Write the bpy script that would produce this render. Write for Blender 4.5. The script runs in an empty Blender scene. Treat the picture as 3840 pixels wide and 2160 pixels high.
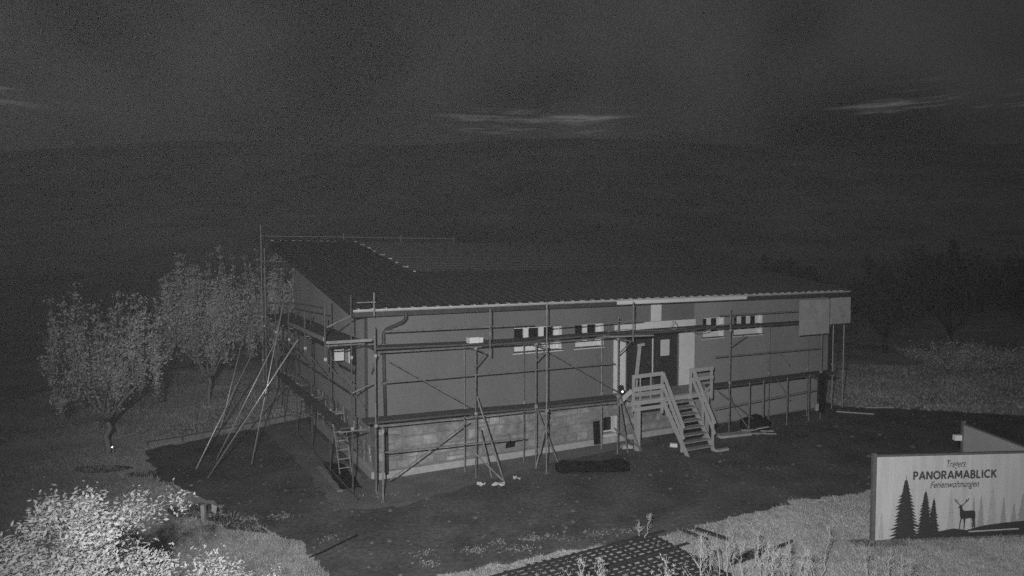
import bpy, math, random
import numpy as np
from mathutils import Vector, Matrix
from mathutils.geometry import tessellate_polygon
R = math.radians
scene = bpy.context.scene
COL = scene.collection
random.seed(7); rng = np.random.default_rng(7)

# ------------------------------------------------------------------ camera
CH = 7.124
cam_d = bpy.data.cameras.new('camera'); cam = bpy.data.objects.new('camera', cam_d); COL.objects.link(cam)
cam.location = (0, 0, CH); cam.rotation_euler = (math.pi/2 - 0.049, 0, 0)
cam_d.sensor_width = 36; cam_d.lens = 2600/3840*36; cam_d.clip_end = 5000
scene.camera = cam

# ------------------------------------------------------------------ night sky
SUN_EL, SUN_ROT = R(6), R(200)
wd = bpy.data.worlds.new('World'); scene.world = wd; wd.use_nodes = True
nt = wd.node_tree; N = nt.nodes; Lk = nt.links; N.clear()
def wn(t, **k):
    n = N.new(t)
    for a, b in k.items(): setattr(n, a, b)
    return n
out = wn('ShaderNodeOutputWorld'); bg = wn('ShaderNodeBackground'); Lk.new(bg.outputs[0], out.inputs[0])
sky = wn('ShaderNodeTexSky', sky_type='NISHITA', sun_disc=False); sky.sun_elevation = SUN_EL; sky.sun_rotation = SUN_ROT
bw = wn('ShaderNodeRGBToBW'); Lk.new(sky.outputs[0], bw.inputs[0])
tc = wn('ShaderNodeTexCoord')
def wmap(scale, loc=(0, 0, 0)):
    m = wn('ShaderNodeMapping'); m.inputs['Rotation'].default_value = (0, 0, .13); m.inputs['Scale'].default_value = scale; m.inputs['Location'].default_value = loc
    Lk.new(tc.outputs['Generated'], m.inputs[0]); return m
def wmath(op, a, b=None, c=None):
    m = wn('ShaderNodeMath', operation=op)
    for i, x in enumerate((a, b, c)):
        if x is None: continue
        if isinstance(x, (int, float)): m.inputs[i].default_value = x
        else: Lk.new(x, m.inputs[i])
    return m.outputs[0]
def wnoise(m, scale, detail, rough=.5):
    n = wn('ShaderNodeTexNoise'); n.inputs['Scale'].default_value = scale; n.inputs['Detail'].default_value = detail
    n.inputs['Roughness'].default_value = rough; Lk.new(m.outputs[0], n.inputs['Vector']); return n.outputs[0]
def wramp(v, a, b):
    m = wn('ShaderNodeMapRange', interpolation_type='SMOOTHSTEP'); Lk.new(v, m.inputs[0])
    m.inputs[1].default_value = a; m.inputs[2].default_value = b; return m.outputs[0]
veil = wramp(wnoise(wmap((1, 1, 1.3), (11.3, 1.2, 0.4)), 3.4, 2), .36, .70)      # broad cloud cover
streak = wramp(wnoise(wmap((1.0, 1.0, 14), (11.3, .6, .3)), 4.2, 9, .68), .53, .74)   # thin streaks of low cloud over the hills
sep = wn('ShaderNodeSeparateXYZ'); Lk.new(tc.outputs['Generated'], sep.inputs[0])
low = wmath('MULTIPLY', wramp(sep.outputs[2], .160, .176), wmath('SUBTRACT', 1.0, wramp(sep.outputs[2], .188, .215)))
base = wmath('ADD', wmath('MULTIPLY', bw.outputs[0], .0010), .0045)
val = wmath('ADD', base, wmath('ADD', wmath('MULTIPLY', veil, .025), wmath('MULTIPLY', wmath('MULTIPLY', wmath('MULTIPLY', streak, low), wramp(wnoise(wmap((1, 1, 1), (7.91, 2.2, 1.0)), 5.5, 1), .40, .62)), .14)))
Lk.new(val, bg.inputs[0]); bg.inputs[1].default_value = 1.0

# faint sun lamp added as ambient fill, and the infrared lamp that stands on the mast beside the camera
sd = bpy.data.lights.new('fill_sun', 'SUN'); sd.energy = 0.02; sd.angle = R(10); sd.color = (1, 1, 1)
so = bpy.data.objects.new('fill_sun', sd); COL.objects.link(so); so.rotation_euler = (R(50), 0, R(-20))
ld = bpy.data.lights.new('infrared_lamp', 'SPOT'); ld.energy = 15500; ld.spot_size = R(104); ld.spot_blend = 1.0; ld.shadow_soft_size = .09
ld.color = (1, 1, 1)
lo = bpy.data.objects.new('infrared_lamp', ld); COL.objects.link(lo); lo.location = (-.9, -.4, CH + 1.1)
lo.rotation_euler = (Vector((4.0, 30, 4.2)) - lo.location).to_track_quat('-Z', 'Y').to_euler()
vs = scene.view_settings
vs.view_transform = 'Standard'; vs.look = 'None'; vs.exposure = 0; vs.gamma = 1; vs.use_curve_mapping = False
scene.cycles.use_denoising = False          # the picture keeps its night-time grain
scene.cycles.max_bounces = 5; scene.cycles.diffuse_bounces = 3; scene.cycles.volume_bounces = 0
scene.cycles.transparent_max_bounces = 8
scene.cycles.use_adaptive_sampling = True; scene.cycles.adaptive_threshold = .12; scene.cycles.adaptive_min_samples = 26

# ------------------------------------------------------------------ materials
MATS = {}
def mat(name, c, rough=.8, var=.0, scale=6., bump=0., metal=0., spec=.3, stretch=(1, 1, 1), detail=4, emit=0, var2=0., scale2=.6, coord='Object'):
    m = bpy.data.materials.new(name); m.use_nodes = True; t = m.node_tree; n = t.nodes; l = t.links
    b = n['Principled BSDF']; b.inputs['Roughness'].default_value = rough; b.inputs['Metallic'].default_value = metal
    b.inputs['Specular IOR Level'].default_value = spec; b.inputs['Base Color'].default_value = (c, c, c, 1)
    if emit:
        b.inputs['Emission Color'].default_value = (1, 1, 1, 1); b.inputs['Emission Strength'].default_value = emit
    if var or bump:
        co = n.new('ShaderNodeTexCoord'); mp = n.new('ShaderNodeMapping'); mp.inputs['Scale'].default_value = stretch
        l.new(co.outputs[coord], mp.inputs[0])
        tx = n.new('ShaderNodeTexNoise'); tx.inputs['Scale'].default_value = scale; tx.inputs['Detail'].default_value = detail
        tx.inputs['Roughness'].default_value = .65; l.new(mp.outputs[0], tx.inputs['Vector'])
        src = tx.outputs[0]
        mr = n.new('ShaderNodeMapRange'); l.new(src, mr.inputs[0]); mr.inputs[1].default_value = .28; mr.inputs[2].default_value = .72
        mr.inputs[3].default_value = c*(1-var); mr.inputs[4].default_value = c*(1+var)
        res = mr.outputs[0]
        if var2:
            t2 = n.new('ShaderNodeTexNoise'); t2.inputs['Scale'].default_value = scale2; t2.inputs['Detail'].default_value = 3
            l.new(mp.outputs[0], t2.inputs['Vector'])
            m2 = n.new('ShaderNodeMapRange'); l.new(t2.outputs[0], m2.inputs[0]); m2.inputs[1].default_value = .3; m2.inputs[2].default_value = .7
            m2.inputs[3].default_value = 1-var2; m2.inputs[4].default_value = 1+var2
            mm = n.new('ShaderNodeMath'); mm.operation = 'MULTIPLY'; l.new(res, mm.inputs[0]); l.new(m2.outputs[0], mm.inputs[1]); res = mm.outputs[0]
        l.new(res, b.inputs['Base Color'])
        if bump:
            bp = n.new('ShaderNodeBump'); bp.inputs['Strength'].default_value = bump; bp.inputs['Distance'].default_value = .02
            l.new(src, bp.inputs['Height']); l.new(bp.outputs[0], b.inputs['Normal'])
    MATS[name] = m; return m
mat('grass_ground', .42, .95, .35, 5, .5, var2=.35, scale2=.35)
mat('grass_blade', .56, .8, .25, 3, var2=.2, scale2=.4)
mat('earth', .10, .95, .45, 7, .9, var2=.38, scale2=.7)
mat('gravel', .17, .95, .35, 12, .6, var2=.25, scale2=.8)
mat('soil', .06, .95, .4, 8, .6)
mat('hill', .56, 1, .4, .03, var2=.3, scale2=.008)
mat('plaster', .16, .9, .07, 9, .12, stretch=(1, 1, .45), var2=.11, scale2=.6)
mat('plaster_right_lifted', .265, .9, .07, 9, .12, stretch=(1, 1, .45), var2=.11, scale2=.6)  # same plaster lightened to make up for lamp falloff at the far end
mat('mortar', .24, .95, .3, 6, .5)
for i, c in enumerate((.20, .235, .26, .30)): mat('stone%d' % i, c*1.13, .9, .4, 4, .8, var2=.3, scale2=1.1)
mat('concrete', .42, .9, .18, 5, .3, var2=.12)
mat('plinth', .33, .9, .08, 5, .1)
mat('insulation', .70, .85, .07, 4, .1, var2=.05)
mat('white', .74, .5, .03, 6)
mat('window_white', .72, .4)
mat('glass', .012, .12, spec=.4)
mat('door_dark', .035, .45, .25, 3, stretch=(1, 1, .2))
mat('roof_sheet', .052, .5, .2, 2, spec=.35)
mat('membrane', .05, .8, .15, 3)
mat('batten', .075, .85, .2, 6)
mat('zinc', .5, .6, .2, 5)
mat('pipe_dark', .055, .5, .25, 5)
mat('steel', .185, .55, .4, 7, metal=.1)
mat('steel_side_dimmed', .085, .6, .4, 7)  # darkened steel so lamplit posts blend with the dim gable wall
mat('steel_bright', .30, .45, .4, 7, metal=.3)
mat('galvanised', .55, .42, .15, 2, metal=.5)
mat('alu', .62, .35, .12, 9, metal=.4)
mat('coupler', .42, .4, .2, 20, metal=.3)
mat('deck', .075, .85, .35, 6, .3, stretch=(.4, 3, 1))
mat('timber', .40, .8, .14, 6, .25, stretch=(.6, 3, 3))
mat('timber_grey', .28, .85, .2, 6, .25)
mat('net', .40, .9, .2, 4, .1)
mat('black_tarp', .012, .8, .3, 4, .5, spec=.05)
mat('rebar', .04, .8, .3, 8)
mat('bark', .26, .9, .3, 14, .6)
mat('bark_far_dimmed', .05, .9, .3, 8)  # bark darkened so lamplit far trunks sink into the night
mat('leaf_tree', .74, .8, .25, 2)
mat('leaf_near', .65, .8, .1, 2, spec=.1)
mat('leaf_far', .13, .85, .3, 1)
mat('dry_stem', .62, .8, .2, 6)
mat('sign_board', .52, .55, .10, 2.5, stretch=(3, 1, .25), var2=.08, scale2=1.5)
mat('sign_frame', .16, .5, .25, 6, metal=.3)
mat('print_dark', .045, .6, .15, 9)
mat('print_text', .07, .6)
mat('print_fade', .33, .6, .12, 5)
mat('print_fade2', .43, .6, .08, 5)
mat('panel_back', .33, .7, .06, 4)
mat('rag', .5, .9, .2, 9)
mat('lamp_body', .03, .5)
mat('lens_glow', .8, .4, emit=2.5)
mat('paper', .62, .8, .04, 5)

for nm in ('leaf_tree', 'leaf_near', 'leaf_far', 'grass_blade', 'dry_stem'):       # thin leaves let infrared light through
    t = MATS[nm].node_tree; b = t.nodes['Principled BSDF']; tr = t.nodes.new('ShaderNodeBsdfTranslucent'); mx = t.nodes.new('ShaderNodeMixShader'); mx.inputs[0].default_value = .45
    for l in list(b.inputs['Base Color'].links): t.links.new(l.from_socket, tr.inputs[0])
    t.links.new(b.outputs[0], mx.inputs[1]); t.links.new(tr.outputs[0], mx.inputs[2]); t.links.new(mx.outputs[0], t.nodes['Material Output'].inputs[0])

# ------------------------------------------------------------------ mesh helpers
class MB:
    def __init__(s): s.v = []; s.f = []
    def add(s, vs, fs):
        o = len(s.v); s.v += [tuple(map(float, p)) for p in vs]; s.f += [tuple(i+o for i in f) for f in fs]; return s
    def box(s, x0, x1, y0, y1, z0, z1):
        return s.add([(x0,y0,z0),(x1,y0,z0),(x1,y1,z0),(x0,y1,z0),(x0,y0,z1),(x1,y0,z1),(x1,y1,z1),(x0,y1,z1)],
                     [(0,3,2,1),(4,5,6,7),(0,1,5,4),(1,2,6,5),(2,3,7,6),(3,0,4,7)])
    def bar(s, a, b, w, h, up=(0, 0, 1)):       # rectangular bar from a to b
        a, b = Vector(a), Vector(b); d = (b-a).normalized(); up = Vector(up)
        x = d.cross(up)
        if x.length < 1e-3: x = d.cross(Vector((1, 0, 0)))
        x.normalize(); y = x.cross(d); vs = []
        for p in (a, b):
            for sx, sy in ((-1,-1),(1,-1),(1,1),(-1,1)): vs.append(p + x*sx*w/2 + y*sy*h/2)
        return s.add(vs, [(0,1,2,3),(7,6,5,4),(0,4,5,1),(1,5,6,2),(2,6,7,3),(3,7,4,0)])
    def tube(s, pts, r, n=7, cap=True):
        pts = [Vector(p) for p in pts]; rings = []; rr = r if isinstance(r, (list, tuple)) else [r]*len(pts)
        prev = None
        for i, p in enumerate(pts):
            d = (pts[min(i+1, len(pts)-1)] - pts[max(i-1, 0)]).normalized()
            if prev is None:
                x = d.cross(Vector((0, 0, 1)))
                if x.length < 1e-3: x = d.cross(Vector((1, 0, 0)))
            else: x = prev - d*prev.dot(d)
            x.normalize(); prev = x; y = d.cross(x)
            rings.append([p + (x*math.cos(2*math.pi*k/n) + y*math.sin(2*math.pi*k/n))*rr[i] for k in range(n)])
        vs = [q for rg in rings for q in rg]; fs = []
        for i in range(len(pts)-1):
            for k in range(n): fs.append((i*n+k, i*n+(k+1) % n, (i+1)*n+(k+1) % n, (i+1)*n+k))
        if cap: fs += [tuple(range(n-1, -1, -1)), tuple(range((len(pts)-1)*n, len(pts)*n))]
        return s.add(vs, fs)
    def prism(s, poly, axis, a, b):             # polygon extruded along axis 0/1/2 from a to b
        def P(q, t): l = list(q); l.insert(axis, t); return l
        n = len(poly); vs = [P(q, a) for q in poly] + [P(q, b) for q in poly]
        return s.add(vs, [tuple(range(n-1, -1, -1)), tuple(range(n, 2*n))] + [(i, (i+1) % n, n+(i+1) % n, n+i) for i in range(n)])
    def mesh(s, name, m, smooth=False):
        me = bpy.data.meshes.new(name); me.from_pydata(s.v, [], s.f); me.materials.append(MATS[m])
        if smooth: me.polygons.foreach_set('use_smooth', [True]*len(me.polygons))
        me.update(); return me
    def obj(s, name, m, parent=None, smooth=False): return link(name, s.mesh(name, m, smooth), parent)
def link(name, me, parent=None, loc=None):
    o = bpy.data.objects.new(name, me); COL.objects.link(o)
    if parent is not None: o.parent = parent
    if loc is not None: o.location = loc
    return o
def npmesh(name, V, F, m, smooth=False):        # F (n,k) faces
    me = bpy.data.meshes.new(name); V = np.asarray(V, np.float32); F = np.asarray(F, np.int32); k = F.shape[1]
    me.vertices.add(len(V)); me.vertices.foreach_set('co', V.ravel())
    me.loops.add(F.size); me.loops.foreach_set('vertex_index', F.ravel())
    me.polygons.add(len(F)); me.polygons.foreach_set('loop_start', np.arange(0, F.size, k, dtype=np.int32))
    me.materials.append(MATS[m]); me.update(calc_edges=True); me.validate(); return me
def tag(o, label, cat, group=None, kind=None):
    o['label'] = label; o['category'] = cat
    if group: o['group'] = group
    if kind: o['kind'] = kind
    return o
def empty(name, loc=(0, 0, 0), rz=0):
    o = bpy.data.objects.new(name, None); COL.objects.link(o); o.location = loc; o.rotation_euler = (0, 0, rz)
    o.empty_display_size = .3; return o
def struct(o): o['kind'] = 'structure'; return o

# building frame: u along the front wall, v into the depth of the house
BX, BY, TH = -4.427, 21.161, .498
CT, ST = math.cos(TH), math.sin(TH)
def W(u, v, z=0.): return Vector((BX + u*CT - v*ST, BY + u*ST + v*CT, z))
def broot(name): return empty(name, (BX, BY, 0), TH)

# ------------------------------------------------------------------ ground, drive, hills
def sheet(name, poly, z, m):
    vs_ = [Vector((x, y, z)) for x, y in poly]; tri = tessellate_polygon([vs_]); fs_ = []
    for t_ in tri:
        p, q, r = (vs_[i] for i in t_); fs_.append(t_ if (q-p).cross(r-p).z > 0 else t_[::-1])
    me = bpy.data.meshes.new(name); me.from_pydata([tuple(v) for v in vs_], [], fs_); me.materials.append(MATS[m]); return struct(link(name, me))
def wobble(poly, amp, step=.35, seed=1):        # an uneven edge
    r = random.Random(seed); o = []
    for (x0, y0), (x1, y1) in zip(poly, poly[1:] + poly[:1]):
        n = max(1, min(60, int(math.hypot(x1-x0, y1-y0)/step)))
        for i in range(n):
            t = i/n; a = amp if (10 < y0 < 40 and abs(x0) < 40) else 0
            o.append((x0+(x1-x0)*t + r.uniform(-a, a), y0+(y1-y0)*t + r.uniform(-a, a)))
    return o
g = 1350
sheet('ground', [(-g, -60), (g, -60), (g, g), (-g, g)], 0, 'grass_ground')
DRIVE = [(-5.6, 6), (-.6, 6), (-1.65, 15.03), (1.15, 16.27), (3.18, 16.9), (5.58, 18.26), (8.31, 19.67), (10.77, 20.57), (14, 21.6), (19, 22.6), (34, 24),
         (36, 28), (22.5, 30.2), (19.2, 31.2), (15.2, 32.2), (15, 45), (-2, 40), (-9.43, 29.24), (-11.62, 26.66), (-13.3, 24.9), (-13.0, 24.3), (-11.11, 21.56), (-7.44, 18.64), (-4.96, 16.42), (-4.1, 15.03)]
DRIVE_W = wobble(DRIVE, .14, .26, 3)
sheet('driveway', DRIVE_W, .012, 'earth')
def uvp(pts): return [tuple(W(u, v)[:2]) for u, v in pts]
GR = wobble(uvp([(-1.9, 9), (-1.4, 2.6), (-1.5, -1.8), (.2, -2.3), (3.4, -1.5), (6, -.9), (9.5, -.7), (11, -.5), (11, .5), (0, .5), (0, 9)]), .09, .25, 5)
sheet('gravel_strip', GR, .018, 'gravel')
sheet('tree_pit', [(-13.6+.95*math.cos(a)*(1+.12*math.sin(3*a)), 22.65+.42*math.sin(a)) for a in np.linspace(0, 6.28, 28)[:-1]], .016, 'soil')
sheet('soil_patch', wobble([(-9.6, 19.0), (-8.9, 19.55), (-7.6, 18.85), (-6.7, 18.0), (-6.2, 17.3), (-7.2, 17.55), (-8.3, 18.35), (-9.3, 18.5)], .06, .2, 8), .02, 'soil')
sheet('soil_patch', wobble([(-12.5, 22.1), (-11.9, 22.45), (-11.3, 22.0), (-12.0, 21.75)], .05, .2, 9), .02, 'soil')

# low kerb behind the drive, in lengths
kr = empty('kerb', (0, 0, 0)); struct(kr)
kp = [(-13.5, 25.3), (-12.6, 26.1), (-11.75, 27.0), (-11.0, 27.9), (-10.25, 28.8), (-9.5, 29.7)]
for a, b in zip(kp, kp[1:]):
    MB().bar((a[0]+.03, a[1]+.03, .08), (b[0]-.03, b[1]-.03, .08), .22, .2).obj('kerb_stone', 'mortar', kr)

# far wooded hills: two ridges
def ridge(name, ydist, base_h, amp, seed, x0, x1, wood):
    r = np.random.default_rng(seed); nx, ny = 150, 16
    xs = np.linspace(x0, x1, nx); ph = r.uniform(0, 6.28, 8); am = r.uniform(.4, 1, 8)
    prof = sum(am[i]*np.sin(xs/ydist*(2.2+1.9*i)+ph[i])/(1+i*.7) for i in range(8))
    V = []; F = []
    for j in range(ny):
        t = j/(ny-1); hgt = (base_h + amp*prof)*(t*t*(3-2*t))
        rough = r.normal(0, 1, nx)*(wood*t)
        for i in range(nx): V.append((xs[i], ydist*(.35+.65*t) - 30*math.cos(xs[i]/400), -.8 + hgt[i] + rough[i]))
    for j in range(ny-1):
        for i in range(nx-1): F.append((j*nx+i, j*nx+i+1, (j+1)*nx+i+1, (j+1)*nx+i))
    return struct(link(name, npmesh(name, V, F, 'hill')))
ridge('hills', 860, 131, 8, 11, -1200, 1200, .5)
ridge('hills', 520, 52, 12, 5, -900, 900, .5)

# ------------------------------------------------------------------ HOUSE
L, WD, E, OB, OA, SL, VT = 21.4, 11.1, 5.47, .5, .565, .159, 13.5
ZB = 1.84
def zr(v): return E + (v + OB)*SL               # top of the roof boards
house = broot('house'); tag(house, 'long one-storey house with dark pent roof, plastered wall and stone basement', 'house')
def wall_holes(mb, u0, u1, z0, z1, holes, va, vb):
    us = sorted({u0, u1, *[h[0] for h in holes], *[h[1] for h in holes]}); zs = sorted({z0, z1, *[h[2] for h in holes], *[h[3] for h in holes]})
    inside = lambda u, z: any(h[0] < u < h[1] and h[2] < z < h[3] for h in holes)
    nu, nz = len(us)-1, len(zs)-1
    solid = [[not inside((us[i]+us[i+1])/2, (zs[j]+zs[j+1])/2) for j in range(nz)] for i in range(nu)]
    S = lambda i, j: 0 <= i < nu and 0 <= j < nz and solid[i][j]
    for i in range(nu):
        for j in range(nz):
            if not S(i, j): continue
            a, b, c, d = us[i], us[i+1], zs[j], zs[j+1]
            mb.add([(a,va,c),(b,va,c),(b,va,d),(a,va,d)], [(0,1,2,3)]); mb.add([(a,vb,c),(b,vb,c),(b,vb,d),(a,vb,d)], [(3,2,1,0)])
            if not S(i-1, j): mb.add([(a,va,c),(a,vb,c),(a,vb,d),(a,va,d)], [(3,2,1,0)])
            if not S(i+1, j): mb.add([(b,va,c),(b,vb,c),(b,vb,d),(b,va,d)], [(0,1,2,3)])
            if not S(i, j-1): mb.add([(a,va,c),(b,va,c),(b,vb,c),(a,vb,c)], [(3,2,1,0)])
            if not S(i, j+1): mb.add([(a,va,d),(b,va,d),(b,vb,d),(a,vb,d)], [(0,1,2,3)])
    return mb
WINS = [(5.12, 7.04, 3.76, 4.60, 3), (7.62, 8.87, 3.76, 4.60, 2), (13.76, 14.92, 3.76, 4.56, 2), (15.48, 17.15, 3.76, 4.56, 3)]
DOOR = (9.92, 12.48, 1.93, 4.03)
zt = zr(0) - .22
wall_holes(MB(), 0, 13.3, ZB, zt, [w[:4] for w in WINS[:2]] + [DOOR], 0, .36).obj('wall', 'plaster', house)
wall_holes(MB(), 13.3, L, ZB, zt, [w[:4] for w in WINS[2:]], 0, .36).obj('wall', 'plaster_right_lifted', house)
# gable walls (left one has a window), rear wall
mat('gable_plaster_lifted', .36, .9, .08, 6, .15, var2=.1, scale2=.7)  # plaster tone raised to make up for grazing lamp light on the gable
GW = (1.25, 4.0, 3.30, 4.22)
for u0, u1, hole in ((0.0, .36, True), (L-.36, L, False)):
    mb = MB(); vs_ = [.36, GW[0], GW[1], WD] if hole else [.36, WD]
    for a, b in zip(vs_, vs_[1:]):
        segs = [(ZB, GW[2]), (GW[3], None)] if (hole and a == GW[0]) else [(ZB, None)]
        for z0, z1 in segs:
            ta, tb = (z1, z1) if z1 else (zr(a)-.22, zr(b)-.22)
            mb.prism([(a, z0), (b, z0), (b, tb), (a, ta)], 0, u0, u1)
    mb.obj('wall', 'gable_plaster_lifted' if hole else 'plaster_right_lifted', house)
MB().box(.36, L-.36, WD-.36, WD, ZB, zr(WD-.36)-.24).obj('wall', 'plaster', house)
MB().box(.36, L-.36, .36, WD-.36, ZB, ZB+.08).obj('floor_slab', 'mortar', house)

# basement: core set back, stones in front of it
IN = .32
mb = wall_holes(MB(), IN, 13.2, 0, ZB, [(9.15, 9.70, .36, .98)], IN+.05, IN+.4)
mb.box(IN+.05, IN+.4, IN+.4, WD-.1, 0, ZB); mb.box(13.2, L-.2, IN+.1, IN+.5, 0, ZB); mb.box(L-.6, L-.2, IN+.5, WD-.1, 0, ZB); mb.box(IN+.4, L-.6, WD-.5, WD-.1, 0, ZB)
base = mb.obj('basement_wall', 'mortar', house)
def stone_rows(length, side):
    z = .235; row = 0
    def one(u0, u1, z0, z1):
        if u1-u0 < .09 or z1-z0 < .06: return
        if side == 0 and u1 > 9.0 and u0 < 9.85 and z1 > .28 and z0 < 1.06: return
        if side == 0 and abs((u0+u1)/2-5.17) < .3 and .3 < (z0+z1)/2 < .65: return
        j = lambda: random.uniform(0, .022); pr = random.uniform(.0, .035); bv = random.uniform(.018, .035)
        q = [(u0+j(), z0+j()), (u1-j(), z0+j()), (u1-j(), z1-j()), (u0+j(), z1-j())]; cx, cz = (u0+u1)/2, (z0+z1)/2
        qi = [(p[0]+math.copysign(bv, cx-p[0]), p[1]+math.copysign(bv, cz-p[1])) for p in q]
        pts = [(p[0], IN+.06, p[1]) for p in q] + [(p[0], IN+.025-pr+random.uniform(-.012, .012), p[1]) for p in qi]; fs_ = [(4,5,6,7), (0,1,5,4), (1,2,6,5), (2,3,7,6), (3,0,4,7)]
        if side: pts = [(p[1], p[0], p[2]) for p in pts]; fs_ = [tuple(reversed(f)) for f in fs_]
        MB().add(pts, fs_).obj('stone', 'stone%d' % min(3, max(0, int(random.gauss(2.0, .8)))), base)
    while z < ZB-.1:
        hgt = min(random.choice((.26, .31, .37)), ZB-.015-z); hgt = ZB-.015-z if ZB-.015-z-hgt < .12 else hgt; u = -random.uniform(0, .4)
        while u < length:
            wd_ = random.uniform(.38, 1.05); a, b = max(u, 0)+IN, min(u+wd_, length)+IN
            if random.random() < .22 and b-a > .4: m_ = z+hgt*random.uniform(.4, .6); one(a, b, z, m_); one(a, b, m_, z+hgt)
            else: one(a, b, z, z+hgt)
            u += wd_
        z += hgt; row += 1
stone_rows(12.8, 0); stone_rows(8.6, 1)
MB().box(IN-.05, 13.0, IN-.13, IN+.05, -.02, .235).obj('footing', 'concrete', house)
MB().box(IN-.13, IN+.05, IN+.05, 8.5, -.02, .235).obj('footing', 'concrete', house)
for i in range(7):
    a = 13.3 + i*1.12
    MB().box(a+.004, min(a+1.116, L-.2), IN-.02+.004*(i % 2), IN+.1, .10, ZB-.03).obj('plinth_panel', 'plinth', house)

# roof
zb = lambda v: zr(v) - .2
rf = MB().prism([(-OB, zb(-OB)), (VT, zb(VT)), (VT, zr(VT)), (-OB, zr(-OB))], 0, -OA, L+OA).obj('roof', 'membrane', house)
def sheet_mesh(v0, v1, w):
    mb = MB(); per = 1/3; n = int(round(w/per)); prof = []
    for k in range(n): prof += [(k*per, 0), (k*per+.2, 0), (k*per+.225, .075), (k*per+.29, .075)]
    prof.append((n*per, 0)); nv = len(prof)
    mb.add([(x, v0, zr(v0)+.03+h) for x, h in prof] + [(x, v1, zr(v1)+.03+h) for x, h in prof], [(i, i+1, nv+i+1, nv+i) for i in range(nv-1)])
    return mb.mesh('roof_sheet', 'roof_sheet')
lowm, upm = sheet_mesh(-.56, 5.15, 1.0), sheet_mesh(5.0, VT+.08, 1.0)
for i in range(23): link('roof_sheet', lowm, rf, (-OA - .06 + i*.9815, 0, .004*(i % 2)))
for i in range(4): link('roof_sheet', upm, rf, (-OA - .06 + i*.985, 0, .012 + .004*(i % 2)))
for i in range(20):
    v = 5.5 + i*.41
    MB().bar((3.45, v, zr(v)+.02), (L+OA-.05, v, zr(v)+.02), .06, .04).obj('batten', 'batten', rf)
for i in range(9):
    v = 5.25 + i*1.02
    for du in (0, .1): MB().box(3.36+du, 3.36+du+.16, v, v+.05, zr(v)+.03, zr(v)+.085).obj('clip', 'alu', rf) if (i+int(du*10)) % 3 else None
for i in range(9): MB().box(-.55+i*.43, -.55+i*.43+.27, VT+.09, VT+.13, zr(VT)+.03, zr(VT)+.075).obj('clip', 'alu', rf)
MB().box(-OA+.03, L+OA-.03, -OB-.028, -OB-.003, zb(-OB)-.02, zr(-OB)-.02).obj('fascia', 'pipe_dark', rf)
MB().box(9.0, 15.5, -OB-.155, -OB-.12, E-.17, E+.015).obj('fascia', 'insulation', rf)
MB().prism([(-OB, zb(-OB)-.03), (VT, zb(VT)-.03), (VT, zr(VT)+.01), (-OB, zr(-OB)+.01)], 0, -OA-.03, -OA-.002).obj('verge_board', 'pipe_dark', rf)
# gutter with brackets
prof = [(-OB-.075+.07*math.cos(a), E-.005-.07*math.sin(a)) for a in np.linspace(0, math.pi, 9)]
prof2 = [(-OB-.075+.064*math.cos(a), E-.005-.064*math.sin(a)) for a in np.linspace(math.pi, 0, 9)]
gut = MB().prism(prof + prof2, 0, -OA-.02, L+OA+.02).obj('gutter', 'zinc', house)
MB().tube([(-OA-.02, -OB-.15, E-.01), (L+OA+.02, -OB-.15, E-.01)], .03, 6).obj('bead', 'zinc', gut)
bk = MB().box(0, .03, -OB-.16, -OB+.1, E+.004, E+.045).mesh('gutter_bracket', 'zinc')
for i in range(53): link('gutter_bracket', bk, gut, (-OA+.1+i*.421, 0, 0))
dp = MB().tube([(1.03, -OB-.07, E-.06), (1.03, -OB-.07, E-.3), (.98, -OB+.02, E-.42), (.55, -.10, E-.68), (.48, -.075, E-.8), (.49, -.075, 3.6), (.52, -.075, 2.1)], .055, 9).obj('downpipe', 'pipe_dark', house, True)
MB().tube([(.55, -.0, 1.72), (.60, .1, .2)], .062, 9).obj('downpipe', 'pipe_dark', house, True)
for z in (4.3, 3.1): MB().box(.41, .57, -.15, .0, z, z+.05).obj('clamp', 'steel', dp)

# windows
def window(u0, u1, z0, z1, n, v=.14, bottom=.21, right=.24):
    fr = MB(); t = .05
    fr.box(u0, u1, v, v+.08, z1-t, z1); fr.box(u0, u1, v, v+.08, z0, z0+bottom); fr.box(u0, u0+.03, v, v+.08, z0+bottom, z1-t); fr.box(u1-right, u1, v, v+.08, z0+bottom, z1-t)
    w = (u1-right-u0-.03); bw_ = .20
    pw = (w - (n-1)*bw_)/n
    for k in range(1, n): a = u0+.03+k*pw+(k-1)*bw_; fr.box(a, a+bw_, v, v+.08, z0+bottom, z1-t)
    f = fr.obj('window', 'window_white', house)
    for k in range(n):
        a = u0+.03+k*(pw+bw_); MB().box(a, a+pw, v+.05, v+.07, z0+bottom, z1-t).obj('pane', 'glass', f)
    MB().box(u0-.04, u1+.04, -.05, .13, z0-.035, z0-.005).obj('sill', 'pipe_dark', f)
    MB().box(u0-.05, u1+.06, -.012, -.002, z0-.075, z0-.04).obj('sill_trim', 'window_white', f)
    MB().box(u1-.06, u1-.004, -.01, .135, z0, z1-.004).obj('reveal', 'window_white', f)
    return f
for w in WINS: window(*w)
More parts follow.
